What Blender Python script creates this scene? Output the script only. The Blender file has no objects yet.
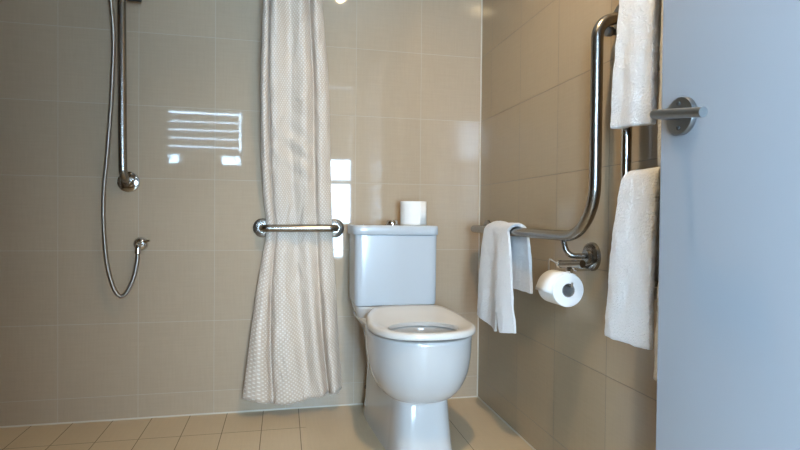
import bpy, bmesh, math, random
from mathutils import Vector, Matrix, noise
random.seed(7)
PI = math.pi
scene = bpy.context.scene
COL = scene.collection

# ------------------------------------------------------------ materials
def new_mat(name):
    m = bpy.data.materials.new(name); m.use_nodes = True
    nt = m.node_tree
    return m, nt, nt.nodes['Principled BSDF']

def simple(name, col, rough=.5, metal=0., spec=.5, bump=0., bscale=200., sheen=0., sss=0., coat=0., var=0., bdist=.002):
    m, nt, b = new_mat(name)
    b.inputs['Base Color'].default_value = (*col, 1)
    b.inputs['Roughness'].default_value = rough
    b.inputs['Metallic'].default_value = metal
    b.inputs['Specular IOR Level'].default_value = spec
    b.inputs['Sheen Weight'].default_value = sheen
    b.inputs['Coat Weight'].default_value = coat
    b.inputs['Coat Roughness'].default_value = .05
    if sss:
        b.inputs['Subsurface Weight'].default_value = sss
        b.inputs['Subsurface Scale'].default_value = .01
    tc = nt.nodes.new('ShaderNodeTexCoord')
    nz = nt.nodes.new('ShaderNodeTexNoise'); nz.inputs['Scale'].default_value = bscale
    nz.inputs['Detail'].default_value = 3
    nt.links.new(tc.outputs['Object'], nz.inputs['Vector'])
    if bump:
        bp = nt.nodes.new('ShaderNodeBump'); bp.inputs['Strength'].default_value = bump
        bp.inputs['Distance'].default_value = bdist
        nt.links.new(nz.outputs['Fac'], bp.inputs['Height'])
        nt.links.new(bp.outputs['Normal'], b.inputs['Normal'])
    if var:
        mx = nt.nodes.new('ShaderNodeMix'); mx.data_type = 'RGBA'
        mx.inputs['A'].default_value = (*[c * (1 - var) for c in col], 1)
        mx.inputs['B'].default_value = (*[min(1, c * (1 + var)) for c in col], 1)
        nt.links.new(nz.outputs['Fac'], mx.inputs['Factor'])
        nt.links.new(mx.outputs['Result'], b.inputs['Base Color'])
    return m

def brick(nt, vec, w, mortar, offs, h=None):
    mp = nt.nodes.new('ShaderNodeMapping'); mp.inputs['Location'].default_value = (-offs[0], -offs[1], 0)
    nt.links.new(vec, mp.inputs['Vector'])
    br = nt.nodes.new('ShaderNodeTexBrick')
    br.offset = 0; br.squash = 1
    br.inputs['Scale'].default_value = 1
    br.inputs['Mortar Size'].default_value = mortar
    br.inputs['Mortar Smooth'].default_value = .3
    br.inputs['Brick Width'].default_value = w
    br.inputs['Row Height'].default_value = h or w
    br.inputs['Color1'].default_value = (0, 0, 0, 1)
    br.inputs['Color2'].default_value = (1, 1, 1, 1)
    br.inputs['Mortar'].default_value = (.5, .5, .5, 1)
    nt.links.new(mp.outputs['Vector'], br.inputs['Vector'])
    return br

def tile_mat(name, axes, offs, base, grout, rough=.12, w=.3, mortar=.0013, second=None, hh=None):
    """axes: which object-space components make the tile plane; offs: a grout line on each axis"""
    m, nt, b = new_mat(name)
    N, L = nt.nodes, nt.links
    tc = N.new('ShaderNodeTexCoord')
    sp = N.new('ShaderNodeSeparateXYZ'); L.new(tc.outputs['Object'], sp.inputs[0])
    cb = N.new('ShaderNodeCombineXYZ')
    L.new(sp.outputs[axes[0]], cb.inputs[0]); L.new(sp.outputs[axes[1]], cb.inputs[1])
    br = brick(nt, cb.outputs[0], w, mortar, offs, hh)
    fac, col = br.outputs['Fac'], br.outputs['Color']
    if second:                                   # a second tile format beyond x = limit (shower floor)
        w2, m2, o2, lim, h2 = second
        br2 = brick(nt, cb.outputs[0], w2, m2, o2, h2)
        lt = N.new('ShaderNodeMath'); lt.operation = 'LESS_THAN'; lt.inputs[1].default_value = lim
        L.new(sp.outputs['X'], lt.inputs[0])
        mf = N.new('ShaderNodeMix'); mf.data_type = 'FLOAT'
        L.new(lt.outputs[0], mf.inputs['Factor']); L.new(fac, mf.inputs['A']); L.new(br2.outputs['Fac'], mf.inputs['B'])
        mc = N.new('ShaderNodeMix'); mc.data_type = 'RGBA'
        L.new(lt.outputs[0], mc.inputs['Factor']); L.new(col, mc.inputs['A']); L.new(br2.outputs['Color'], mc.inputs['B'])
        fac, col = mf.outputs['Result'], mc.outputs['Result']
    # linen-like streaks within the tile
    n1 = N.new('ShaderNodeTexNoise'); n1.inputs['Scale'].default_value = 1; n1.inputs['Detail'].default_value = 4
    ma = N.new('ShaderNodeMapping'); ma.inputs['Scale'].default_value = (160, 9, 1)
    L.new(cb.outputs[0], ma.inputs['Vector']); L.new(ma.outputs[0], n1.inputs['Vector'])
    n2 = N.new('ShaderNodeTexNoise'); n2.inputs['Scale'].default_value = 1; n2.inputs['Detail'].default_value = 4
    mb = N.new('ShaderNodeMapping'); mb.inputs['Scale'].default_value = (9, 160, 1)
    L.new(cb.outputs[0], mb.inputs['Vector']); L.new(mb.outputs[0], n2.inputs['Vector'])
    ad = N.new('ShaderNodeMath'); ad.operation = 'ADD'
    L.new(n1.outputs['Fac'], ad.inputs[0]); L.new(n2.outputs['Fac'], ad.inputs[1])
    sep = N.new('ShaderNodeSeparateColor'); L.new(col, sep.inputs[0])
    k = N.new('ShaderNodeMath'); k.operation = 'MULTIPLY_ADD'; k.inputs[1].default_value = .25; k.inputs[2].default_value = .36
    L.new(ad.outputs[0], k.inputs[0])
    k2 = N.new('ShaderNodeMath'); k2.operation = 'MULTIPLY_ADD'; k2.inputs[1].default_value = .10
    L.new(sep.outputs[0], k2.inputs[0]); L.new(k.outputs[0], k2.inputs[2])
    mx = N.new('ShaderNodeMix'); mx.data_type = 'RGBA'
    mx.inputs['A'].default_value = (*[c * .72 for c in base], 1)
    mx.inputs['B'].default_value = (*[c * 1.22 for c in base], 1)
    L.new(k2.outputs[0], mx.inputs['Factor'])
    mg = N.new('ShaderNodeMix'); mg.data_type = 'RGBA'; mg.inputs['B'].default_value = (*grout, 1)
    L.new(fac, mg.inputs['Factor']); L.new(mx.outputs['Result'], mg.inputs['A'])
    L.new(mg.outputs['Result'], b.inputs['Base Color'])
    rr = N.new('ShaderNodeMath'); rr.operation = 'MULTIPLY_ADD'; rr.inputs[1].default_value = .5; rr.inputs[2].default_value = rough
    L.new(fac, rr.inputs[0]); L.new(rr.outputs[0], b.inputs['Roughness'])
    bp = N.new('ShaderNodeBump'); bp.inputs['Strength'].default_value = .5; bp.inputs['Distance'].default_value = -.0012
    L.new(fac, bp.inputs['Height'])
    # each tile lies a hair out of plane, so mirrored things break at the joints
    b.inputs['Specular IOR Level'].default_value = .42
    L.new(bp.outputs['Normal'], b.inputs['Normal'])
    return m

TB, TG = (.42, .325, .225), (.46, .385, .285)
M_back = tile_mat('tile_back', ('X', 'Z'), (-1.792, .10), TB, TG, rough=.035)
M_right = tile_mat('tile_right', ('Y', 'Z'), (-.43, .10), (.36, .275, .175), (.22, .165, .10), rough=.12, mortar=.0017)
M_floor = tile_mat('tile_floor', ('X', 'Y'), (-.22, -.60), (.56, .44, .285), (.19, .145, .095), rough=.32,
                   second=(.15, .0016, (-1.436, -.222), -.812, .3), hh=.6)
M_paint = simple('wall_paint', (.33, .33, .33), .7, bump=.05)
M_ceil = simple('ceiling_paint', (.58, .57, .54), .8, bump=.05)
M_caulk = simple('caulk', (.62, .56, .46), .45)
M_door = simple('door_paint', (.28, .29, .305), .22, bump=.03, bscale=60)
M_frame = simple('door_frame_paint', (.7, .7, .7), .35)
M_china = simple('glazed_china', (.55, .54, .52), .09, coat=.3)
M_seat = simple('seat_plastic', (.68, .65, .60), .2)
M_plastic = simple('tank_plastic', (.48, .51, .53), .16)
M_steel = simple('brushed_steel', (.30, .28, .25), .27, metal=1, bump=.02, bscale=400)
M_chrome = simple('chrome', (.62, .60, .57), .09, metal=1)
M_satin = simple('satin_nickel', (.25, .26, .265), .34, metal=1)
M_dark = simple('dark_rubber', (.03, .03, .03), .5)
M_paper = simple('tissue_paper', (.84, .81, .76), .9, bump=.3, bscale=500)
M_core = simple('cardboard_core', (.32, .29, .26), .85)
M_towel = simple('terry_cotton', (.72, .71, .69), .95, bump=1., bscale=210, sheen=.4, var=.05, bdist=.005)
M_white = simple('white_plastic', (.8, .8, .8), .4)
M_bedfloor = simple('bedroom_carpet', (.16, .15, .14), .95, bump=.5)

def water_mat():
    m, nt, b = new_mat('water')
    b.inputs['Base Color'].default_value = (.5, .6, .68, 1)
    b.inputs['Roughness'].default_value = .02
    b.inputs['IOR'].default_value = 1.33
    return m
M_water = water_mat()

def hose_mat():
    m, nt, b = new_mat('hose_metal')
    b.inputs['Base Color'].default_value = (.33, .29, .24, 1); b.inputs['Metallic'].default_value = 1
    b.inputs['Roughness'].default_value = .28
    uv = nt.nodes.new('ShaderNodeUVMap')
    wv = nt.nodes.new('ShaderNodeTexWave'); wv.inputs['Scale'].default_value = 62; wv.bands_direction = 'Y'
    nt.links.new(uv.outputs[0], wv.inputs[0])
    bp = nt.nodes.new('ShaderNodeBump'); bp.inputs['Strength'].default_value = .4; bp.inputs['Distance'].default_value = .001
    nt.links.new(wv.outputs['Fac'], bp.inputs['Height']); nt.links.new(bp.outputs[0], b.inputs['Normal'])
    return m
M_hose = hose_mat()

def curtain_mat():
    m, nt, b = new_mat('damask_curtain')
    N, L = nt.nodes, nt.links
    uv = N.new('ShaderNodeUVMap')          # UV in metres of cloth
    sp = N.new('ShaderNodeSeparateXYZ'); L.new(uv.outputs[0], sp.inputs[0])
    def sine(sock, per, ph=0):
        a = N.new('ShaderNodeMath'); a.operation = 'MULTIPLY_ADD'
        a.inputs[1].default_value = 2 * PI / per; a.inputs[2].default_value = ph
        L.new(sock, a.inputs[0])
        s = N.new('ShaderNodeMath'); s.operation = 'COSINE'; L.new(a.outputs[0], s.inputs[0]); return s.outputs[0]
    # staggered small lozenges: cos(a)+cos(b) > t
    s = N.new('ShaderNodeMath'); s.operation = 'ADD'
    u_v = N.new('ShaderNodeMath'); u_v.operation = 'ADD'; L.new(sp.outputs[0], u_v.inputs[0]); L.new(sp.outputs[1], u_v.inputs[1])
    u_m = N.new('ShaderNodeMath'); u_m.operation = 'SUBTRACT'; L.new(sp.outputs[0], u_m.inputs[0]); L.new(sp.outputs[1], u_m.inputs[1])
    L.new(sine(u_v.outputs[0], .017), s.inputs[0]); L.new(sine(u_m.outputs[0], .017), s.inputs[1])
    mr = N.new('ShaderNodeMapRange'); mr.inputs['From Min'].default_value = .55; mr.inputs['From Max'].default_value = 1.2
    L.new(s.outputs[0], mr.inputs['Value'])
    mx = N.new('ShaderNodeMix'); mx.data_type = 'RGBA'
    mx.inputs['A'].default_value = (.69, .565, .44, 1); mx.inputs['B'].default_value = (.88, .80, .70, 1)
    L.new(mr.outputs[0], mx.inputs['Factor']); L.new(mx.outputs['Result'], b.inputs['Base Color'])
    rg = N.new('ShaderNodeMapRange'); rg.inputs['To Min'].default_value = .55; rg.inputs['To Max'].default_value = .33
    L.new(mr.outputs[0], rg.inputs['Value']); L.new(rg.outputs[0], b.inputs['Roughness'])
    b.inputs['Sheen Weight'].default_value = .15
    # crinkles
    tc = N.new('ShaderNodeTexCoord')
    nz = N.new('ShaderNodeTexNoise'); nz.inputs['Scale'].default_value = 14; nz.inputs['Detail'].default_value = 3
    nz.inputs['Distortion'].default_value = 1.2
    mp = N.new('ShaderNodeMapping'); mp.inputs['Scale'].default_value = (1.6, 1, .55); mp.inputs['Rotation'].default_value = (0, .4, 0)
    L.new(tc.outputs['Object'], mp.inputs[0]); L.new(mp.outputs[0], nz.inputs['Vector'])
    bp = N.new('ShaderNodeBump'); bp.inputs['Strength'].default_value = .8; bp.inputs['Distance'].default_value = .016
    L.new(nz.outputs['Fac'], bp.inputs['Height'])
    L.new(bp.outputs[0], b.inputs['Normal'])
    # thin cloth lets a little light through
    tr = N.new('ShaderNodeBsdfTranslucent'); L.new(mx.outputs['Result'], tr.inputs['Color'])
    ms = N.new('ShaderNodeMixShader'); ms.inputs[0].default_value = .18
    out = N['Material Output']
    L.new(b.outputs[0], ms.inputs[1]); L.new(tr.outputs[0], ms.inputs[2]); L.new(ms.outputs[0], out.inputs['Surface'])
    return m
M_curtain = curtain_mat()

def emit_mat(name, col, s):
    m, nt, b = new_mat(name)
    b.inputs['Base Color'].default_value = (*col, 1)
    b.inputs['Emission Color'].default_value = (*col, 1)
    b.inputs['Emission Strength'].default_value = s
    return m
M_lens = emit_mat('lamp_lens', (1., .72, .22), 5)
M_lens2 = emit_mat('bedroom_lamp_lens', (1., .95, .85), 5)

def glass_mat():
    m = bpy.data.materials.new('window_glass'); m.use_nodes = True
    nt = m.node_tree; N, L = nt.nodes, nt.links
    N.remove(N['Principled BSDF'])
    g = N.new('ShaderNodeBsdfGlossy'); g.inputs['Roughness'].default_value = .02
    t = N.new('ShaderNodeBsdfTransparent'); t.inputs['Color'].default_value = (.95, .97, .97, 1)
    x = N.new('ShaderNodeMixShader'); x.inputs[0].default_value = .06
    L.new(t.outputs[0], x.inputs[1]); L.new(g.outputs[0], x.inputs[2]); L.new(x.outputs[0], N['Material Output'].inputs['Surface'])
    return m
M_glass = glass_mat()

# ------------------------------------------------------------ mesh helpers
def obj(name, bm, mat, parent=None, smooth=True, bevel=0., angle=40, solid=0., sub=0, offset=0.):
    bmesh.ops.recalc_face_normals(bm, faces=bm.faces)
    me = bpy.data.meshes.new(name); bm.to_mesh(me); bm.free()
    me.materials.append(mat)
    if smooth:
        me.polygons.foreach_set('use_smooth', [True] * len(me.polygons))
        me.set_sharp_from_angle(angle=math.radians(angle))
    o = bpy.data.objects.new(name, me); COL.objects.link(o)
    if parent is not None: o.parent = parent; o.matrix_parent_inverse = parent.matrix_basis.inverted()
    if solid:
        s = o.modifiers.new('solid', 'SOLIDIFY'); s.thickness = solid; s.offset = offset
    if bevel:
        b = o.modifiers.new('bevel', 'BEVEL'); b.width = bevel; b.segments = 3; b.limit_method = 'ANGLE'
    if sub:
        s = o.modifiers.new('sub', 'SUBSURF'); s.levels = sub; s.render_levels = sub
    return o

def tag(o, label=None, cat=None, group=None, kind=None):
    if label: o['label'] = label
    if cat: o['category'] = cat
    if group: o['group'] = group
    if kind: o['kind'] = kind
    return o

def thing(name, label, cat, loc=(0, 0, 0), group=None):
    o = bpy.data.objects.new(name, None); COL.objects.link(o)
    o.location = loc; o.empty_display_size = .1
    return tag(o, label, cat, group)

def box(bm, a, b):
    r = bmesh.ops.create_cube(bm, size=1)
    c = [(a[i] + b[i]) / 2 for i in range(3)]; s = [abs(b[i] - a[i]) for i in range(3)]
    for v in r['verts']: v.co = Vector((v.co.x * s[0] + c[0], v.co.y * s[1] + c[1], v.co.z * s[2] + c[2]))
    return bm
def bx(a, b): return box(bmesh.new(), a, b)

def frame_for(t):
    up = Vector((0, 0, 1)) if abs(t.z) < .9 else Vector((1, 0, 0))
    n = t.cross(up).normalized(); return n, t.cross(n).normalized()

def tube(bm, pts, r, n=20, caps=True, uv=False):
    pts = [Vector(p) for p in pts]
    ts = []
    for i in range(len(pts)):
        a = pts[max(0, i - 1)]; b = pts[min(len(pts) - 1, i + 1)]
        ts.append((b - a).normalized())
    nrm, _ = frame_for(ts[0])
    rings = []; dist = 0; ds = []
    for i, p in enumerate(pts):
        if i:
            q = ts[i - 1].rotation_difference(ts[i]); nrm = (q @ nrm)
            nrm = (nrm - ts[i] * nrm.dot(ts[i])).normalized()
            dist += (pts[i] - pts[i - 1]).length
        ds.append(dist)
        bn = ts[i].cross(nrm)
        rr = r[i] if isinstance(r, (list, tuple)) else r
        rings.append([bm.verts.new(p + rr * (math.cos(2 * PI * k / n) * nrm + math.sin(2 * PI * k / n) * bn)) for k in range(n)])
    lay = bm.loops.layers.uv.verify() if uv else None
    for i in range(len(rings) - 1):
        for k in range(n):
            f = bm.faces.new((rings[i][k], rings[i][(k + 1) % n], rings[i + 1][(k + 1) % n], rings[i + 1][k]))
            if uv:
                for l, vv in zip(f.loops, (ds[i], ds[i], ds[i + 1], ds[i + 1])): l[lay].uv = (k / n, vv)
    if caps: bm.faces.new(rings[0][::-1]); bm.faces.new(rings[-1])
    return bm

def arc_path(pts, rad, seg=10):
    """polyline with rounded corners"""
    pts = [Vector(p) for p in pts]; out = [pts[0]]
    for i in range(1, len(pts) - 1):
        p = pts[i]; a = (pts[i - 1] - p); b = (pts[i + 1] - p)
        rr = rad[i - 1] if isinstance(rad, (list, tuple)) else rad
        ang = a.angle(b); d = min(rr / math.tan(ang / 2), a.length * .98, b.length * .98)
        R = d * math.tan(ang / 2)
        a.normalize(); b.normalize()
        c = p + (a + b).normalized() * (R / math.sin(ang / 2))
        va = (p + a * d) - c; vb = (p + b * d) - c
        q = va.rotation_difference(vb); ax, an = q.to_axis_angle()
        for k in range(seg + 1):
            out.append(c + Matrix.Rotation(an * k / seg, 3, ax) @ va)
    out.append(pts[-1]); return out

def spline(pts, n=12):
    pts = [Vector(p) for p in pts]; P = [pts[0] * 2 - pts[1]] + pts + [pts[-1] * 2 - pts[-2]]
    out = []
    for i in range(1, len(P) - 2):
        for k in range(n):
            t = k / n
            out.append(.5 * (2 * P[i] + (P[i + 1] - P[i - 1]) * t + (2 * P[i - 1] - 5 * P[i] + 4 * P[i + 1] - P[i + 2]) * t * t
                             + (3 * P[i] - P[i - 1] - 3 * P[i + 1] + P[i + 2]) * t ** 3))
    out.append(pts[-1]); return out

def lathe(bm, prof, origin, axis, n=40):
    """prof: (radius, distance along axis)"""
    axis = Vector(axis).normalized(); o = Vector(origin); a, b = frame_for(axis)
    rings = []
    for r, h in prof:
        if r < 1e-6: rings.append([bm.verts.new(o + axis * h)])
        else: rings.append([bm.verts.new(o + axis * h + r * (math.cos(2 * PI * k / n) * a + math.sin(2 * PI * k / n) * b)) for k in range(n)])
    for i in range(len(rings) - 1):
        A, B = rings[i], rings[i + 1]
        for k in range(n):
            k2 = (k + 1) % n
            if len(A) == 1 and len(B) == 1: continue
            if len(A) == 1: bm.faces.new((A[0], B[k2], B[k]))
            elif len(B) == 1: bm.faces.new((A[k], A[k2], B[0]))
            else: bm.faces.new((A[k], A[k2], B[k2], B[k]))
    return bm

def loft(bm, loops, cap0=True, cap1=True):
    R = [[bm.verts.new(p) for p in l] for l in loops]; n = len(R[0])
    for i in range(len(R) - 1):
        for k in range(n):
            bm.faces.new((R[i][k], R[i][(k + 1) % n], R[i + 1][(k + 1) % n], R[i + 1][k]))
    if cap0: bm.faces.new(R[0][::-1])
    if cap1: bm.faces.new(R[-1])
    return bm

def flange(o, axis, r=.04, d=.012):
    return lathe(bmesh.new(), [(0, .0005), (r, .0005), (r, d * .45), (r * .96, d * .8), (r * .8, d), (r * .5, d * 1.15), (r * .47, d * 1.9), (0, d * 1.9)], o, axis)

# ------------------------------------------------------------ the room
ZC, XL, YF = 2.42, -2.95, -2.50
BX0, BX1, BY = -3.0, 1.6, -4.2
def struct(name, bm, mat, **k): return tag(obj(name, bm, mat, smooth=False, **k), kind='structure')
struct('floor', bx((XL, YF - .12, -.1), (0, 0, 0)), M_floor)
struct('ceiling', bx((XL - .1, YF - .12, ZC), (.1, .1, ZC + .1)), M_ceil)
struct('wall_back', bx((XL - .1, 0, -.1), (.1, .1, ZC)), M_back)
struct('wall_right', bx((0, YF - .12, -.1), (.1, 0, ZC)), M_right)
struct('wall_left', bx((XL - .1, YF, -.1), (XL, 0, ZC)), tile_mat('tile_left', ('Y', 'Z'), (-.43, .10), (.16, .115, .07), (.2, .15, .1), rough=.15))  # unseen wall; its tile is made darker to cut bounced light on the shower side
# front wall with the doorway and a small window
DX0, DX1, DH = -1.02, -.27, 2.06
WX0, WX1, WZ0, WZ1 = -1.92, -1.24, 1.27, 1.80
bm = bmesh.new()
y0, y1 = YF - .12, YF
box(bm, (BX0, y0, -.1), (WX0, y1, ZC)); box(bm, (WX0, y0, -.1), (WX1, y1, WZ0)); box(bm, (WX0, y0, WZ1), (WX1, y1, ZC))
box(bm, (WX1, y0, -.1), (DX0, y1, ZC)); box(bm, (DX0, y0, DH), (DX1, y1, ZC)); box(bm, (DX1, y0, -.1), (0, y1, ZC))
struct('wall_front', bm, M_back)
bm = bmesh.new()
for x in (DX0, DX1):
    s = -1 if x == DX0 else 1
    box(bm, (x - s * .03, y0, 0), (x + s * .0, y1, DH)); box(bm, (x + s * .002, y1, 0), (x + s * .06, y1 + .015, DH + .06))
box(bm, (DX0 + .03, y0, DH - .03), (DX1 - .03, y1, DH)); box(bm, (DX0, y1, DH + .002), (DX1, y1 + .015, DH + .06))
struct('trim_1', bm, M_frame, bevel=.003)
struct('trim_2', bx((XL, -.0035, 0), (-.004, 0, .005)), M_caulk)
struct('trim_3', bx((-.0035, YF, 0), (0, 0, .005)), M_caulk)
struct('trim_4', bx((-.0045, -.0045, 0), (0, 0, ZC)), M_caulk)

# small window with a venetian blind in the front wall
wf = bmesh.new()
for a, b in (((WX0, WZ0), (WX0 + .04, WZ1)), ((WX1 - .04, WZ0), (WX1, WZ1)), ((WX0, WZ0), (WX1, WZ0 + .03)), ((WX0, WZ1 - .03), (WX1, WZ1)), ((-1.76, WZ0), (-1.44, WZ0 + .15))):
    box(wf, (a[0], y0 + .02, a[1]), (b[0], y0 + .06, b[1]))
win = struct('window_1', wf, M_frame)
obj('pane', bx((WX0 + .02, y0 + .035, WZ0 + .02), (WX1 - .02, y0 + .04, WZ1 - .02)), M_glass, win, smooth=False)
bl = thing('venetian_blind', 'white venetian blind hanging in the small window beside the doorway', 'blind', (-1.58, YF - .04, WZ1 - .03))
obj('head_rail', bx((WX0 + .045, YF - .045, WZ1 - .06), (WX1 - .045, YF - .015, WZ1 - .031)), M_white, bl, smooth=False)
bm = bmesh.new()
for i in range(5):
    z = WZ1 - .105 - i * .072
    c = bmesh.ops.create_cube(bm, size=1)
    for v in c['verts']:
        p = Vector((v.co.x * (WX1 - WX0 - .1), v.co.y * .074, v.co.z * .005)); p = Matrix.Rotation(math.radians(-67), 3, 'X') @ p
        v.co = p + Vector(((WX0 + WX1) / 2, YF - .035, z))
obj('slats', bm, M_white, bl, smooth=False)

# the bedroom beyond the doorway, with its window: where the daylight comes from
BX0, BX1, BY = -3.0, 1.6, -4.2
bw = bmesh.new()
WB = (-2.9, -.05, .30, 1.60)
box(bw, (BX0 - .1, BY - .1, -.1), (WB[0], BY, ZC)); box(bw, (WB[1], BY - .1, -.1), (BX1 + .1, BY, ZC))
box(bw, (-1.32, BY - .1, WB[2]), (-1.06, BY, WB[3])); box(bw, (WB[0], BY - .1, -.1), (WB[1], BY, WB[2])); box(bw, (-1.32, BY - .1, WB[3]), (WB[1], BY, ZC)); box(bw, (WB[0], BY - .1, 2.1), (-1.32, BY, ZC))
struct('wall_bedroom_far', bw, M_paint)
struct('wall_bedroom_left', bx((BX0 - .04, BY, -.1), (BX0, y0, ZC)), M_paint)
struct('wall_bedroom_right', bx((BX1, BY, -.1), (BX1 + .1, y0 + .1, ZC)), M_paint)
struct('wall_bedroom_near', bx((.1, y0, -.1), (BX1, y0 + .1, ZC)), M_paint)
struct('floor_bedroom', bx((BX0 - .04, BY - .1, -.1), (BX1 + .1, y0, 0)), M_bedfloor)
struct('ceiling_bedroom', bx((BX0 - .04, BY - .1, ZC), (BX1 + .1, y0, ZC + .1)), M_paint)
wf = bmesh.new()
for x in (WB[0], -2.1, -1.37, -1.06, WB[1] - .05): box(wf, (x, BY - .07, WB[2]), (x + .05, BY - .03, WB[3]))
for z in (WB[2], 1.25, WB[3] - .05): box(wf, (WB[0], BY - .07, z), (WB[1], BY - .03, z + .05))
win2 = struct('window_2', wf, M_frame)
obj('pane', bx((WB[0], BY - .055, WB[2]), (WB[1], BY - .05, WB[3])), M_glass, win2, smooth=False)

# ------------------------------------------------------------ door with lever handle
D0, D1 = -1.499, -2.42
door = struct('door_1', bx((-.20, D1, .008), (-.16, D0, 2.04)), M_door, bevel=.002)
HY, HZ = -1.558, 1.036
lev = obj('door_handle', tube(bmesh.new(), arc_path([(-.20, HY, HZ), (-.262, HY, HZ), (-.262, -1.676, HZ - .018)], .006, 8), .0082, 24), M_satin, door)
ros = obj('rosette', lathe(bmesh.new(), [(0, .0), (.0345, .0), (.0345, .006), (.033, .009), (.012, .010), (0, .010)], (-.2002, HY, HZ), (-1, 0, 0)), M_satin, lev)
for dz in (-.022, .022):
    obj('screw', lathe(bmesh.new(), [(0, .0), (.004, .0), (.0035, .0015), (0, .0018)], (-.2099, HY, HZ + dz), (-1, 0, 0), 16), M_dark, lev)
for z in (.25, 1.8):
    obj('hinge', tube(bmesh.new(), [(-.205, D1 - .008, z - .05), (-.205, D1 - .008, z + .05)], .007, 16), M_steel, door)

# ------------------------------------------------------------ toilet
TX = -.415
def se(x, y, cx, cy, a, b, n):
    return ((abs((x - cx) / a) ** n + abs((y - cy) / b) ** n) ** (1 / n) - 1) * min(a, b)
def smin(a, b, k):
    h = max(0, min(1, .5 + .5 * (b - a) / k)); return b * (1 - h) + a * h - k * h * (1 - h)
def lerp_tab(tab, z):
    if z <= tab[0][0]: return tab[0][1:]
    for p, q in zip(tab, tab[1:]):
        if z <= q[0]:
            t = (z - p[0]) / (q[0] - p[0]); return tuple(a + (b - a) * t for a, b in zip(p[1:], q[1:]))
    return tab[-1][1:]
COLT = [(0, .122, .312), (.03, .118, .306), (.12, .112, .297), (.205, .108, .288), (.33, .120, .300), (.385, .132, .300), (.43, .160, .310)]
BOWL = [(.196, .092, .120), (.205, .118, .160), (.219, .134, .185), (.243, .151, .207), (.276, .165, .226), (.31, .175, .238), (.36, .181, .246), (.43, .184, .250)]
def F_body(x, y, z):
    a, b = lerp_tab(COLT, z); a *= 1 + .36 * max(0, min(1, 1 + y / .5))
    f = se(x, y, 0, -.012 - b + .0, a, b, 4.4)
    if z > .197:
        a2, b2 = lerp_tab(BOWL, z)
        f = smin(f, se(x, y, 0, -.455, a2 * 1.03, b2 * 1.01, 2.35), .007)
    return f
NA = 112
def radial(F, c, z, rmax=.6):
    out = []
    for k in range(NA):
        th = 2 * PI * k / NA; dx, dy = math.sin(th), -math.cos(th)
        lo, hi = 0, rmax
        for _ in range(30):
            m = (lo + hi) / 2
            if F(c[0] + dx * m, c[1] + dy * m, z) < 0: lo = m
            else: hi = m
        out.append((c[0] + dx * lo, c[1] + dy * lo))
    return out
CC = (0, -.45)
def hole(s, z=None):
    return [(.128 * s * math.sin(2 * PI * k / NA), -.545 - (.112 * s) * math.cos(2 * PI * k / NA)) for k in range(NA)]
zs = [0, .004, .02, .05, .1, .15, .19, .1975, .201, .206, .212, .220, .232, .245, .26, .28, .305, .33, .36, .385, .405, .42, .434]
loops = []
for z in zs:
    loops.append([Vector((TX + x, y, z)) for x, y in radial(F_body, CC, z)])
top = radial(F_body, CC, .434)
def inset(pts, c, d):
    return [(x + (c[0] - x) / max(1e-6, math.hypot(c[0] - x, c[1] - y)) * d, y + (c[1] - y) / max(1e-6, math.hypot(c[0] - x, c[1] - y)) * d) for x, y in pts]
for d, z in ((.0015, .4352), (.004, .4362), (.016, .4372)):
    loops.append([Vector((TX + x, y, z)) for x, y in inset(top, CC, d)])
for s, z in ((1.04, .4372), (1.0, .430), (1.02, .40), (1.0, .36), (.9, .31), (.72, .26), (.5, .225), (.3, .205)):
    loops.append([Vector((TX + x, y, z)) for x, y in hole(s)])
toilet = thing('toilet', 'white close-coupled toilet with open cream seat and square cistern', 'toilet', (TX, -.35, 0))
bm = loft(bmesh.new(), loops)
# raised deck the cistern stands on
dl = []
for z, a, b in ((.36, .118, .118), (.40, .140, .122), (.44, .160, .124), (.475, .168, .126), (.481, .166, .124), (.483, .160, .118)):
    dl.append([Vector((-.446 + x, y, z)) for x, y in radial(lambda X, Y, Z: se(X, Y, 0, -.130, a, b, 7), (0, -.13), z)])
loft(bm, dl)
obj('bowl', bm, M_china, toilet, angle=85)
obj('water', lathe(bmesh.new(), [(0, 0), (.068, 0)], (TX, -.545, .262), (0, 0, 1)), M_water, toilet)
# seat
def F_seat(x, y, z):
    f = se(x, y, 0, -.50, .190, .214, 2.5)
    f2 = se(x, y, .004, -.330, .148, .072, 4)
    return smin(f, f2, .05)
so = radial(F_seat, (0, -.5), 0)
hl = hole(.985)
def mixl(t, z0, rear=0.):
    L = []
    for (a, b), (c, d) in zip(so, hl):
        x, y = a + (c - a) * t, b + (d - b) * t
        L.append(Vector((TX + x, y, z0 + rear * max(0, min(1, (y + .50) / .22)) ** 1.3)))
    return L
sl = [mixl(1., .4385), mixl(.5, .4440), mixl(.02, .4455), mixl(0., .4475), mixl(-.005, .454, .01), mixl(.02, .4625, .018), mixl(.09, .4665, .024), mixl(.25, .4675, .024),
      mixl(.5, .4655, .018), mixl(.75, .4605, .008), mixl(.92, .4565, .003), mixl(1., .453)]
bm = bmesh.new()
R = [[bm.verts.new(p) for p in l] for l in sl]
for i in range(len(R)):
    A, B = R[i], R[(i + 1) % len(R)]
    for k in range(NA): bm.faces.new((A[k], A[(k + 1) % NA], B[(k + 1) % NA], B[k]))
seat = obj('seat', bm, M_seat, toilet, angle=60)
for sx in (-.11, .12):
    obj('seat_buffer', bx((TX + sx - .012, -.672 + abs(sx) * .25, .4376), (TX + sx + .012, -.655 + abs(sx) * .25, .4436)), M_white, seat, bevel=.002)
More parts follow.
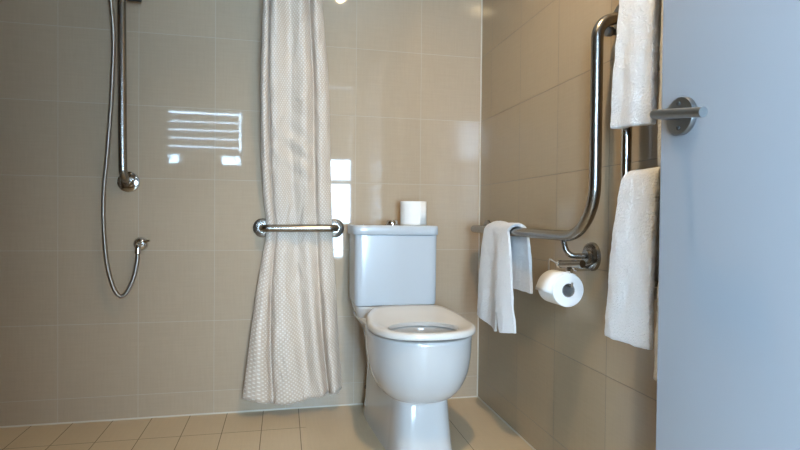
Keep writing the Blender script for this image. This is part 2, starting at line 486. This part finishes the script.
# cistern
CX = -.449
def rbox_loops(cx, cy, spec, n=7):
    L = []
    for z, a, b in spec:
        L.append([Vector((cx + x, cy + y, z)) for x, y in radial(lambda X, Y, Z: se(X, Y, 0, 0, a, b, n), (0, 0), z)])
    return L
obj('tank', loft(bmesh.new(), rbox_loops(CX, -.133, [(.484, .166, .108), (.487, .170, .113), (.50, .172, .115), (.60, .1725, .116), (.774, .173, .117)], 13)), M_plastic, toilet, angle=50)
obj('tank_lid', loft(bmesh.new(), rbox_loops(CX - .002, -.134, [(.7755, .170, .114), (.776, .178, .121), (.779, .1795, .123), (.807, .1795, .123), (.812, .178, .121), (.8145, .172, .116), (.815, .15, .1)], 13)), M_plastic, toilet, angle=50)
fb = obj('flush_button', lathe(bmesh.new(), [(0, 0), (.030, 0), (.030, .003), (.025, .005), (.025, .008), (.024, .016), (.021, .020), (0, .021)], (CX + .0, -.135, .8151), (0, 0, 1)), M_chrome, toilet)
fh = min((q for q in radial(F_body, CC, .10) if q[0] < 0), key=lambda q: abs(q[1] + .075))
obj('fixing_hole', lathe(bmesh.new(), [(0, -.003), (.010, -.003), (.009, .002), (.004, .003), (0, .003)], (TX + fh[0], fh[1], .10), (-1, .3, 0), 20), M_dark, toilet)

# ------------------------------------------------------------ toilet rolls
def roll(base, axis, R=.055, h=.1, seam=True):
    bm = bmesh.new()
    lathe(bm, [(.021, 0), (R - .002, 0), (R, .002), (R, h - .002), (R - .002, h), (.021, h), (.021, 0)], base, axis, 56)
    return bm
sr = thing('toilet_roll', 'white toilet roll standing upright on the cistern lid', 'toilet roll', (-.354, -.125, .8155))
obj('paper', roll((-.354, -.125, .8155), (0, 0, 1), .0565, .102), M_paper, sr)
obj('core', lathe(bmesh.new(), [(.0205, .0005), (.0205, .1015), (.019, .1015), (.019, .0005), (.0205, .0005)], (-.354, -.125, .8155), (0, 0, 1)), M_core, sr)
fl = bmesh.new()                                              # loose outer sheet edge
V = []
for i in range(9):
    a = math.radians(-72 + i * 5); r = .0575 + .0004 * i * (i > 4)
    for z in (.817, .9165): V.append(fl.verts.new((-.354 + r * math.cos(a), -.125 + r * math.sin(a), z)))
for i in range(8): fl.faces.new((V[2 * i], V[2 * i + 2], V[2 * i + 3], V[2 * i + 1]))
obj('loose_sheet', fl, M_paper, sr, solid=.0008)

RX, RZ = -.078, .650
RY0, RY1 = -.954, -.856
rr = thing('toilet_roll', 'white toilet roll hanging on the wire holder under the corner rail', 'toilet roll', (RX, (RY0 + RY1) / 2, RZ))
rc = RZ - .014          # the roll hangs on the wire, so its axis is lower than the wire
obj('paper', roll((RX, RY0, rc), (0, 1, 0), .050, .1), M_paper, rr)
obj('core', lathe(bmesh.new(), [(.0205, .0005), (.0205, .0995), (.019, .0995), (.019, .0005), (.0205, .0005)], (RX, RY0, rc), (0, 1, 0)), M_core, rr)
fl = bmesh.new(); V = []
for i in range(15):                                           # sheet wrapping over the top and hanging slightly off
    t = i / 14; a = math.radians(60 + t * 125); r = .0518 + .004 * t ** 3
    for yy in (RY0 + .001, RY1 - .001): V.append(fl.verts.new((RX + r * math.cos(a), yy + (.004 if t > .9 and yy > -.9 else 0), rc + r * math.sin(a) - .004 * t ** 4)))
for i in range(14): fl.faces.new((V[2 * i], V[2 * i + 2], V[2 * i + 3], V[2 * i + 1]))
obj('loose_sheet', fl, M_paper, rr, solid=.0008)

hd = thing('toilet_roll_holder', 'chrome toilet roll holder with bent wire arm beside the wall flange', 'toilet roll holder', (-.0, -.99, .70))
HR = [(-.058, -.995, .718), (-.078, -.905, .710)]
obj('barrel', tube(bmesh.new(), HR, .0115, 24), M_steel, hd)
obj('end_cap', tube(bmesh.new(), [(-.0775, -.908, .7102), (-.0790, -.899, .7097)], .0125, 24), M_chrome, hd)
obj('wall_post', tube(bmesh.new(), arc_path([(-.0005, -.945, .70), (-.062, -.955, .70), (-.064, -.960, .714)], .012, 6), .008, 20), M_chrome, hd)
obj('cap', lathe(bmesh.new(), [(0, 0), (.009, 0), (.009, .012), (.007, .015), (0, .016)], (-.064, -.945, .694), (-.5, .8, 0)), M_chrome, hd)
obj('wire_arm', tube(bmesh.new(), arc_path([(-.079, -.902, .7097), (-.080, -.840, .722), (-.079, -.828, RZ + .002), (RX, -.972, RZ), (RX, -.974, RZ + .012)], [.006, .008, .004], 6), .0034, 12), M_chrome, hd)

# ------------------------------------------------------------ L shaped grab rail on the right wall
gx = -.078
gr = thing('grab_rail', 'brushed steel L-shaped grab rail beside the toilet, hand towel over its end', 'grab rail', (0, -.6, .8))
P = arc_path([(-.001, -.112, .80), (gx, -.112, .80), (gx, -1.085, .797), (gx - .0, -1.085, 1.378), (-.001, -1.085, 1.405)], [.035, .15, .055], 14)
obj('rail', tube(bmesh.new(), P, .0162, 28), M_steel, gr)
obj('flange', flange((0, -.112, .80), (-1, 0, 0), .04), M_steel, gr)
obj('flange', flange((0, -1.085, 1.405), (-1, 0, 0), .036), M_steel, gr)
obj('flange', flange((0, -.955, .736), (-1, 0, 0), .043, .014), M_steel, gr)
obj('support_leg', tube(bmesh.new(), arc_path([(-.002, -.955, .737), (gx + .004, -.935, .737), (gx, -.915, .795)], .03, 10), .0085, 20), M_steel, gr)
kn = tag(obj('wall_knob', lathe(bmesh.new(), [(0, 0), (.010, 0), (.008, .014), (.013, .02), (.014, .032), (.012, .036), (0, .037)], (0, -1.062, 1.368), (-1, 0, 0)), M_satin),
         'small round grey wall knob just below the top end of the long grab rail', 'knob')

# short grab bar on the back wall, with the curtain tucked behind it
sb = thing('grab_bar', 'short horizontal steel grab bar across the shower curtain', 'grab bar', (-.838, 0, .797))
obj('bar', tube(bmesh.new(), arc_path([(-.994, -.001, .796), (-.994, -.068, .796), (-.682, -.068, .798), (-.682, -.001, .798)], .03, 10), .0160, 28), M_steel, sb)
for x in (-.994, -.682): obj('flange', flange((x, 0, .797), (0, -1, 0), .041, .012), M_steel, sb)

# ------------------------------------------------------------ shower: rail, hand shower, hose, outlet
sx_, sy_ = -1.534, -.072
st = thing('shower_rail', 'vertical steel shower rail on the tiled back wall', 'shower rail', (sx_, 0, 1.0))
obj('rail', tube(bmesh.new(), arc_path([(-1.529, -.001, .985), (-1.532, sy_, .995), (sx_, sy_, 1.12), (sx_ - .006, sy_, 1.88), (sx_ - .006, -.001, 1.885)], [.045, .5, .04], 12), .0162, 28), M_steel, st)
obj('flange', flange((-1.529, 0, .983), (0, -1, 0), .043, .014), M_chrome, st)
obj('flange', flange((sx_ - .006, 0, 1.885), (0, -1, 0), .043, .014), M_chrome, st)
sl_ = obj('slider', tube(bmesh.new(), [(sx_ - .006, sy_, 1.708), (sx_ - .006, sy_, 1.775)], .027, 28), M_dark, st)
obj('knob', tube(bmesh.new(), [(sx_ + .02, sy_, 1.714), (sx_ + .066, sy_, 1.714)], .016, 24), M_dark, sl_)
obj('cradle', tube(bmesh.new(), [(sx_ - .010, sy_ - .02, 1.75), (sx_ - .03, sy_ - .065, 1.76)], .017, 20), M_dark, sl_)
hs = thing('hand_shower', 'chrome hand shower held in the slider of the vertical rail', 'hand shower', (sx_ - .03, sy_ - .065, 1.76))
hp = [Vector(p) for p in ((sx_ - .03, sy_ - .062, 1.715), (sx_ - .022, sy_ - .09, 1.762), (sx_ + .010, sy_ - .155, 1.790), (sx_ + .050, sy_ - .225, 1.782))]
hp2 = spline(hp, 8)
obj('handle', tube(bmesh.new(), hp2, [.011 + .004 * i / len(hp2) for i in range(len(hp2))], 20), M_chrome, hs)
obj('spray_head', lathe(bmesh.new(), [(0, 0), (.02, .002), (.045, .018), (.05, .026), (.048, .03), (0, .031)], hp[-1] + Vector((.004, -.006, .018)), (.1, -.4, -.9)), M_chrome, hs)
so_ = thing('shower_outlet', 'round chrome wall outlet elbow feeding the shower hose', 'shower outlet', (-1.482, 0, .727))
obj('rose', lathe(bmesh.new(), [(0, .0), (.029, .0), (.029, .006), (.026, .016), (.018, .024), (.0, .026)], (-1.482, -.0005, .728), (0, -1, 0)), M_chrome, so_)
obj('elbow', tube(bmesh.new(), arc_path([(-1.482, -.015, .728), (-1.482, -.045, .726), (-1.483, -.047, .690)], .016, 8), .0115, 20), M_chrome, so_)
obj('lever', tube(bmesh.new(), [(-1.465, -.02, .737), (-1.443, -.024, .742)], .005, 14), M_chrome, so_)
hz = -.052
hose = spline([(-1.483, -.047, .694), (-1.484, -.048, .66), (-1.498, -.05, .59), (-1.522, -.052, .535), (-1.545, -.052, .519), (-1.569, hz, .548), (-1.594, hz, .64), (-1.606, hz, .76), (-1.608, -.055, .92),
               (-1.590, -.062, 1.12), (-1.572, -.078, 1.34), (-1.560, -.100, 1.55), (sx_ - .03, sy_ - .062, 1.716)], 12)
tag(obj('shower_hose', tube(bmesh.new(), hose, .0082, 18, uv=True), M_hose), 'long flexible metal shower hose looping beside the vertical rail', 'shower hose')

# ------------------------------------------------------------ shower curtain on its ceiling track
CT = 2.30
tr = thing('curtain_track', 'white curtain track fixed above the shower curtain', 'curtain track', (-.9, -.2, CT))
obj('track', bx((-2.4, -.235, CT + .03), (-.45, -.205, CT + .05)), M_white, tr, bevel=.003)
for x in (-2.2, -1.5, -.6): obj('hanger', tube(bmesh.new(), [(x, -.22, CT + .05), (x, -.22, ZC - .001)], .006, 14), M_white, tr)
# plan view of the folds: (across 0..1, depth -1..1; -1 towards the room)
plan = spline([(.02, .9, 0), (-.01, .2, 0), (.015, -.6, 0), (.05, -.75, 0), (.085, -.3, 0), (.105, .45, 0), (.12, .5, 0), (.13, -.3, 0), (.16, -.85, 0), (.23, -1.0, 0),
               (.32, -.55, 0), (.41, .05, 0), (.47, .15, 0), (.53, -.25, 0), (.60, -.7, 0), (.67, -.65, 0), (.735, .15, 0), (.77, .7, 0), (.79, .5, 0), (.815, -.5, 0), (.86, -.9, 0), (.93, -.6, 0),
               (.985, .1, 0), (1.0, .55, 0), (.93, .85, 0), (.80, .95, 0)], 7)
#       z, left x, right x, y centre, depth amplitude
ctab = [(.04, -1.070, -.648, -.085, .034), (.30, -1.040, -.668, -.078, .040), (.55, -1.010, -.682, -.050, .024), (.70, -.985, -.692, -.036, .017), (.775, -.972, -.696, -.030, .0125), (.82, -.972, -.698, -.030, .0125),
        (.90, -.985, -.702, -.040, .018), (1.1, -.996, -.710, -.070, .028), (1.4, -.998, -.722, -.115, .046), (1.75, -.988, -.758, -.160, .056), (CT + .028, -.975, -.77, -.22, .058)]
def smooth_tab(tab, z):
    w = .05; acc = None
    for k in range(-3, 4):
        v = lerp_tab(tab, z + k * w / 3); acc = v if acc is None else tuple(a + b for a, b in zip(acc, v))
    return tuple(a / 7 for a in acc)
bm = bmesh.new(); lay = bm.loops.layers.uv.verify()
NZ = 150
plen = [0]
for a, b in zip(plan, plan[1:]): plen.append(plen[-1] + math.hypot((b.x - a.x) * .36, (b.y - a.y) * .035))
def hem(u): # z of the bottom edge
    pts = [(-.1, .088), (0, .084), (.12, .052), (.30, .058), (.38, .064), (.55, .074), (.8, .088), (1.0, .100), (1.2, .105)]
    for p, q in zip(pts, pts[1:]):
        if u <= q[0]: return p[1] + (q[1] - p[1]) * (u - p[0]) / (q[0] - p[0])
    return .10
grid = []
for j in range(NZ + 1):
    row = []
    for i, p in enumerate(plan):
        zb = hem(p.x) + (-.022 if i > len(plan) - 12 else 0) ; z = zb + (CT + .028 - zb) * (j / NZ) ** 1.0
        xl, xr, yc, am = smooth_tab(ctab, z)
        # folds drift sideways and soften with height
        sh = .035 * math.sin(z * 2.1 + p.x * 4) * math.sin(p.x * PI) if 0 < p.x < 1 else 0
        gam = 1 - .42 * max(0, min(1, (.80 - z) / .72))
        pu = p.x ** gam if 0 < p.x < 1 else p.x
        x = xl + (xr - xl) * (pu + sh)
        nn = noise.noise(Vector((x * 9, z * 3.1, p.y * .5))) * .35 + noise.noise(Vector((x * 22 + z * 9, z * 11, 4))) * .16
        if .9 < z < 1.35: nn += .30 * math.exp(-((z - 1.12) / .12) ** 2) * math.sin(z * 70 + x * 45) * math.exp(-((p.x - .5) / .25) ** 2)
        y = yc + am * (p.y * (.8 + .2 * math.sin(z * 3)) + nn)
        y = max(min(y, -.008), -9)
        if .745 < z < .85: y = max(y, -.0495)
        row.append(bm.verts.new((x, y, z)))
    grid.append(row)
for j in range(NZ):
    for i in range(len(plan) - 1):
        f = bm.faces.new((grid[j][i], grid[j][i + 1], grid[j + 1][i + 1], grid[j + 1][i]))
        for l, (a, b) in zip(f.loops, ((i, j), (i + 1, j), (i + 1, j + 1), (i, j + 1))): l[lay].uv = (plen[a], b / NZ * 2.25)
cur = obj('shower_curtain', bm, M_curtain, solid=.0012, angle=180)
tag(cur, 'cream patterned shower curtain tucked behind the short grab bar', 'shower curtain')

# ------------------------------------------------------------ towels
def drape(name, label, xr, zr, rr, ys_front, ys_back, z_front, z_back, fold=.006, thick=.012, bulge=.012, nv=26, seed=0, group=None, ztilt=0., zback_tilt=0., notch=None, crest=1.05):
    """cloth over a rail that runs along y at (xr, zr); front leaf on the room side (-x).
    ys_front = (y_far_top, y_near_top, y_far_bottom, y_near_bottom)"""
    bm = bmesh.new(); grid = []
    nf, na, nb = 34, 12, 24
    for v in range(nv + 1):
        t = v / nv; row = []
        zf0 = z_front + ztilt * t; zf = zf0 + (notch(t) if notch else 0); zb = z_back + zback_tilt * t
        r = rr + thick / 2 + .001
        for i in range(nf):
            s = i / nf; z = zf0 + (zr - zf0) * s + (zf - zf0) * max(0, 1 - s / .35) ** 1.2
            yt = ys_front[0] + (ys_front[1] - ys_front[0]) * t; yb = ys_front[2] + (ys_front[3] - ys_front[2]) * t
            k = (1 - s); y = yt + (yb - yt) * k ** .8
            dx = -bulge * math.sin(min(1, k * 1.3) * PI * .5) * (.6 + .4 * math.sin(t * PI)) - fold * k ** .5 * math.sin(t * 9 + seed) - .003 * noise.noise(Vector((y * 30, z * 12, seed)))
            row.append((xr - r + dx, y, z))
        for i in range(na + 1):
            a = PI - PI * i / na; q = i / na
            yA = ys_front[0] + (ys_front[1] - ys_front[0]) * t; yB = ys_back[0] + (ys_back[1] - ys_back[0]) * t
            row.append((xr + r * math.cos(a), yA + (yB - yA) * q, zr + r * math.sin(a) * (1.02 + (crest - 1.02) * (.6 + .4 * math.sin(t * 7)) * math.sin(t * PI) ** .5)))
        for i in range(1, nb + 1):
            s = i / nb; z = zr + (zb - zr) * s
            yt = ys_back[0] + (ys_back[1] - ys_back[0]) * t; yb = ys_back[2] + (ys_back[3] - ys_back[2]) * t
            y = yt + (yb - yt) * s
            row.append((xr + r + .004 * math.sin(s * 3) * math.sin(t * 7 + seed), y, z))
        grid.append([bm.verts.new(p) for p in row])
    for v in range(nv):
        for i in range(len(grid[0]) - 1):
            bm.faces.new((grid[v][i], grid[v][i + 1], grid[v + 1][i + 1], grid[v + 1][i]))
    o = obj(name, bm, M_towel, solid=thick, angle=180)
    o.modifiers.new('round', 'BEVEL').width = thick * .35
    o.modifiers['round'].segments = 2; o.modifiers['round'].limit_method = 'ANGLE'; o.modifiers['round'].angle_limit = math.radians(60)
    dt = bpy.data.textures.new('fluff', 'CLOUDS'); dt.noise_scale = .035
    s = o.modifiers.new('sub', 'SUBSURF'); s.levels = 1; s.render_levels = 1
    d = o.modifiers.new('disp', 'DISPLACE'); d.texture = dt; d.strength = .005; d.mid_level = .5
    return tag(o, label, 'towel', group)

drape('hand_towel', 'white hand towel draped over the grab rail by the toilet', gx, .80, .018,
      (-.335, -.565, -.325, -.645), (-.38, -.625, -.44, -.660), .418, .585, fold=.012, thick=.010, bulge=.018, seed=1.2, nv=44, crest=1.5,
      notch=lambda t: .085 * max(0, 1 - abs(t - .66) / .10) + (.035 * (1 - t / .5) if t < .5 else .05 * (t - .5)), zback_tilt=.0)

# chrome towel ladder on the right wall, partly behind the open door
tl = thing('towel_ladder', 'tall chrome towel ladder on the right wall, loaded with white towels', 'towel rail', (0, -1.4, 1.2))
tx = -.068
for y in (-1.205, -1.78):
    obj('post', tube(bmesh.new(), [(tx, y, .62), (tx, y, 1.93)], .0125, 24), M_chrome, tl)
    for z in (.66, 1.88): obj('wall_bracket', tube(bmesh.new(), [(-.001, y, z), (tx, y, z)], .009, 18), M_chrome, tl)
for z in (.70, .945, 1.095, 1.62):
    obj('rung', tube(bmesh.new(), [(tx, -1.205, z), (tx, -1.78, z)], .009, 20), M_chrome, tl)
drape('bath_towel', 'white towel on the lower rung, hanging lowest beside the open door', tx - .0, .940, .009, (-1.220, -1.352, -1.185, -1.352), (-1.232, -1.352, -1.232, -1.352), .552, .66,
      fold=.003, thick=.018, bulge=.020, seed=.3, ztilt=.004, group='towels on the chrome ladder')
drape('bath_towel', 'white towel hanging above it, cut by the top of the photo', tx, 1.62, .009, (-1.245, -1.348, -1.192, -1.336), (-1.25, -1.348, -1.25, -1.348), 1.075, 1.2,
      fold=.004, thick=.020, bulge=.012, seed=2.1, ztilt=-.012, group='towels on the chrome ladder')
drape('bath_towel', 'white towel strip showing between the upper towel and the door edge', tx, 1.62, .009, (-1.362, -1.62, -1.350, -1.62), (-1.372, -1.62, -1.372, -1.62), .965, 1.1,
      fold=.001, thick=.014, bulge=.004, seed=3.1, group='towels on the chrome ladder')
drape('bath_towel', 'white towel mostly hidden by the door, only its low corner showing', tx, .945, .009, (-1.378, -1.62, -1.353, -1.62), (-1.378, -1.62, -1.378, -1.62), .490, .66,
      fold=.001, thick=.014, bulge=.010, seed=4.4, group='towels on the chrome ladder')

# ------------------------------------------------------------ ceiling lights
def downlight(x, y, lens, label, r=.045, z=ZC):
    t = thing('downlight', label, 'ceiling light', (x, y, z))
    obj('trim_ring', lathe(bmesh.new(), [(r, 0), (r + .018, .0), (r + .018, -.004), (r + .004, -.009), (r, -.006), (r, 0)], (x, y, z - .0005), (0, 0, 1)), M_white, t)
    obj('lens', lathe(bmesh.new(), [(0, 0), (r - .001, 0), (r - .001, -.004), (0, -.0045)], (x, y, z - .0005), (0, 0, 1)), lens, t)
    return t
LX, LY = -.525, -1.40
downlight(LX, LY, M_lens, 'round warm ceiling downlight mirrored in the back wall tiles')
def light(name, kind, loc, energy, col, **k):
    l = bpy.data.lights.new(name, kind); l.energy = energy; l.color = col
    for a, b in k.items(): setattr(l, a, b)
    o = bpy.data.objects.new(name, l); COL.objects.link(o); o.location = loc; return o
light('downlight_lamp', 'SPOT', (LX, LY, ZC - .03), 74, (1, .74, .42), spot_size=math.radians(138), spot_blend=.85, shadow_soft_size=.04)
bpy.data.objects['downlight_lamp'].rotation_euler = (math.radians(8), math.radians(-17), 0)
bl2 = thing('ceiling_lamp', 'flat white bedroom ceiling lamp beyond the doorway', 'ceiling light', (-.3, -3.6, ZC))
obj('lens', lathe(bmesh.new(), [(0, 0), (.16, 0), (.15, -.05), (0, -.06)], (-.3, -3.6, ZC - .0005), (0, 0, 1)), M_lens2, bl2)

# daylight: the sky outside, sampled through the bedroom window
w = bpy.data.worlds.new('sky'); scene.world = w; w.use_nodes = True
bg = w.node_tree.nodes['Background']
bg.inputs['Color'].default_value = (.51, .72, .98, 1); bg.inputs['Strength'].default_value = 62
po = light('window_portal', 'AREA', ((WB[0] + WB[1]) / 2, BY - .12, (WB[2] + WB[3]) / 2), 1, (1, 1, 1), shape='RECTANGLE', size=WB[1] - WB[0], size_y=WB[3] - WB[2])
po.rotation_euler = (PI / 2, 0, 0); po.data.cycles.is_portal = True     # faces +y, into the rooms

# ------------------------------------------------------------ camera
cd = bpy.data.cameras.new('camera'); cam = bpy.data.objects.new('camera', cd); COL.objects.link(cam)
f, yaw, pit, rol = 537.89, .2133, .0143, .0097
fwd = Vector((math.sin(yaw), math.cos(yaw), 0)); right = Vector((math.cos(yaw), -math.sin(yaw), 0)); up = Vector((0, 0, 1))
Fv = fwd * math.cos(pit) - up * math.sin(pit); U = up * math.cos(pit) + fwd * math.sin(pit)
Rv = right * math.cos(rol) + U * math.sin(rol); U2 = U * math.cos(rol) - right * math.sin(rol)
mw = Matrix((Rv, U2, -Fv)).transposed().to_4x4(); mw.translation = Vector((-.9055, -2.4039, .848))
cam.matrix_world = mw
cd.sensor_fit = 'HORIZONTAL'; cd.sensor_width = 36; cd.lens = f / 800 * 36; cd.clip_start = .02
scene.camera = cam

vs = scene.view_settings
vs.view_transform = 'Standard'; vs.look = 'None'; vs.gamma = 1; vs.use_curve_mapping = False; vs.exposure = .15
scene.cycles.max_bounces = 10; scene.cycles.diffuse_bounces = 5; scene.cycles.glossy_bounces = 5
scene.cycles.transparent_max_bounces = 8; scene.cycles.sample_clamp_indirect = 6
scene.cycles.use_denoising = True
scene.cycles.caustics_reflective = False; scene.cycles.caustics_refractive = False
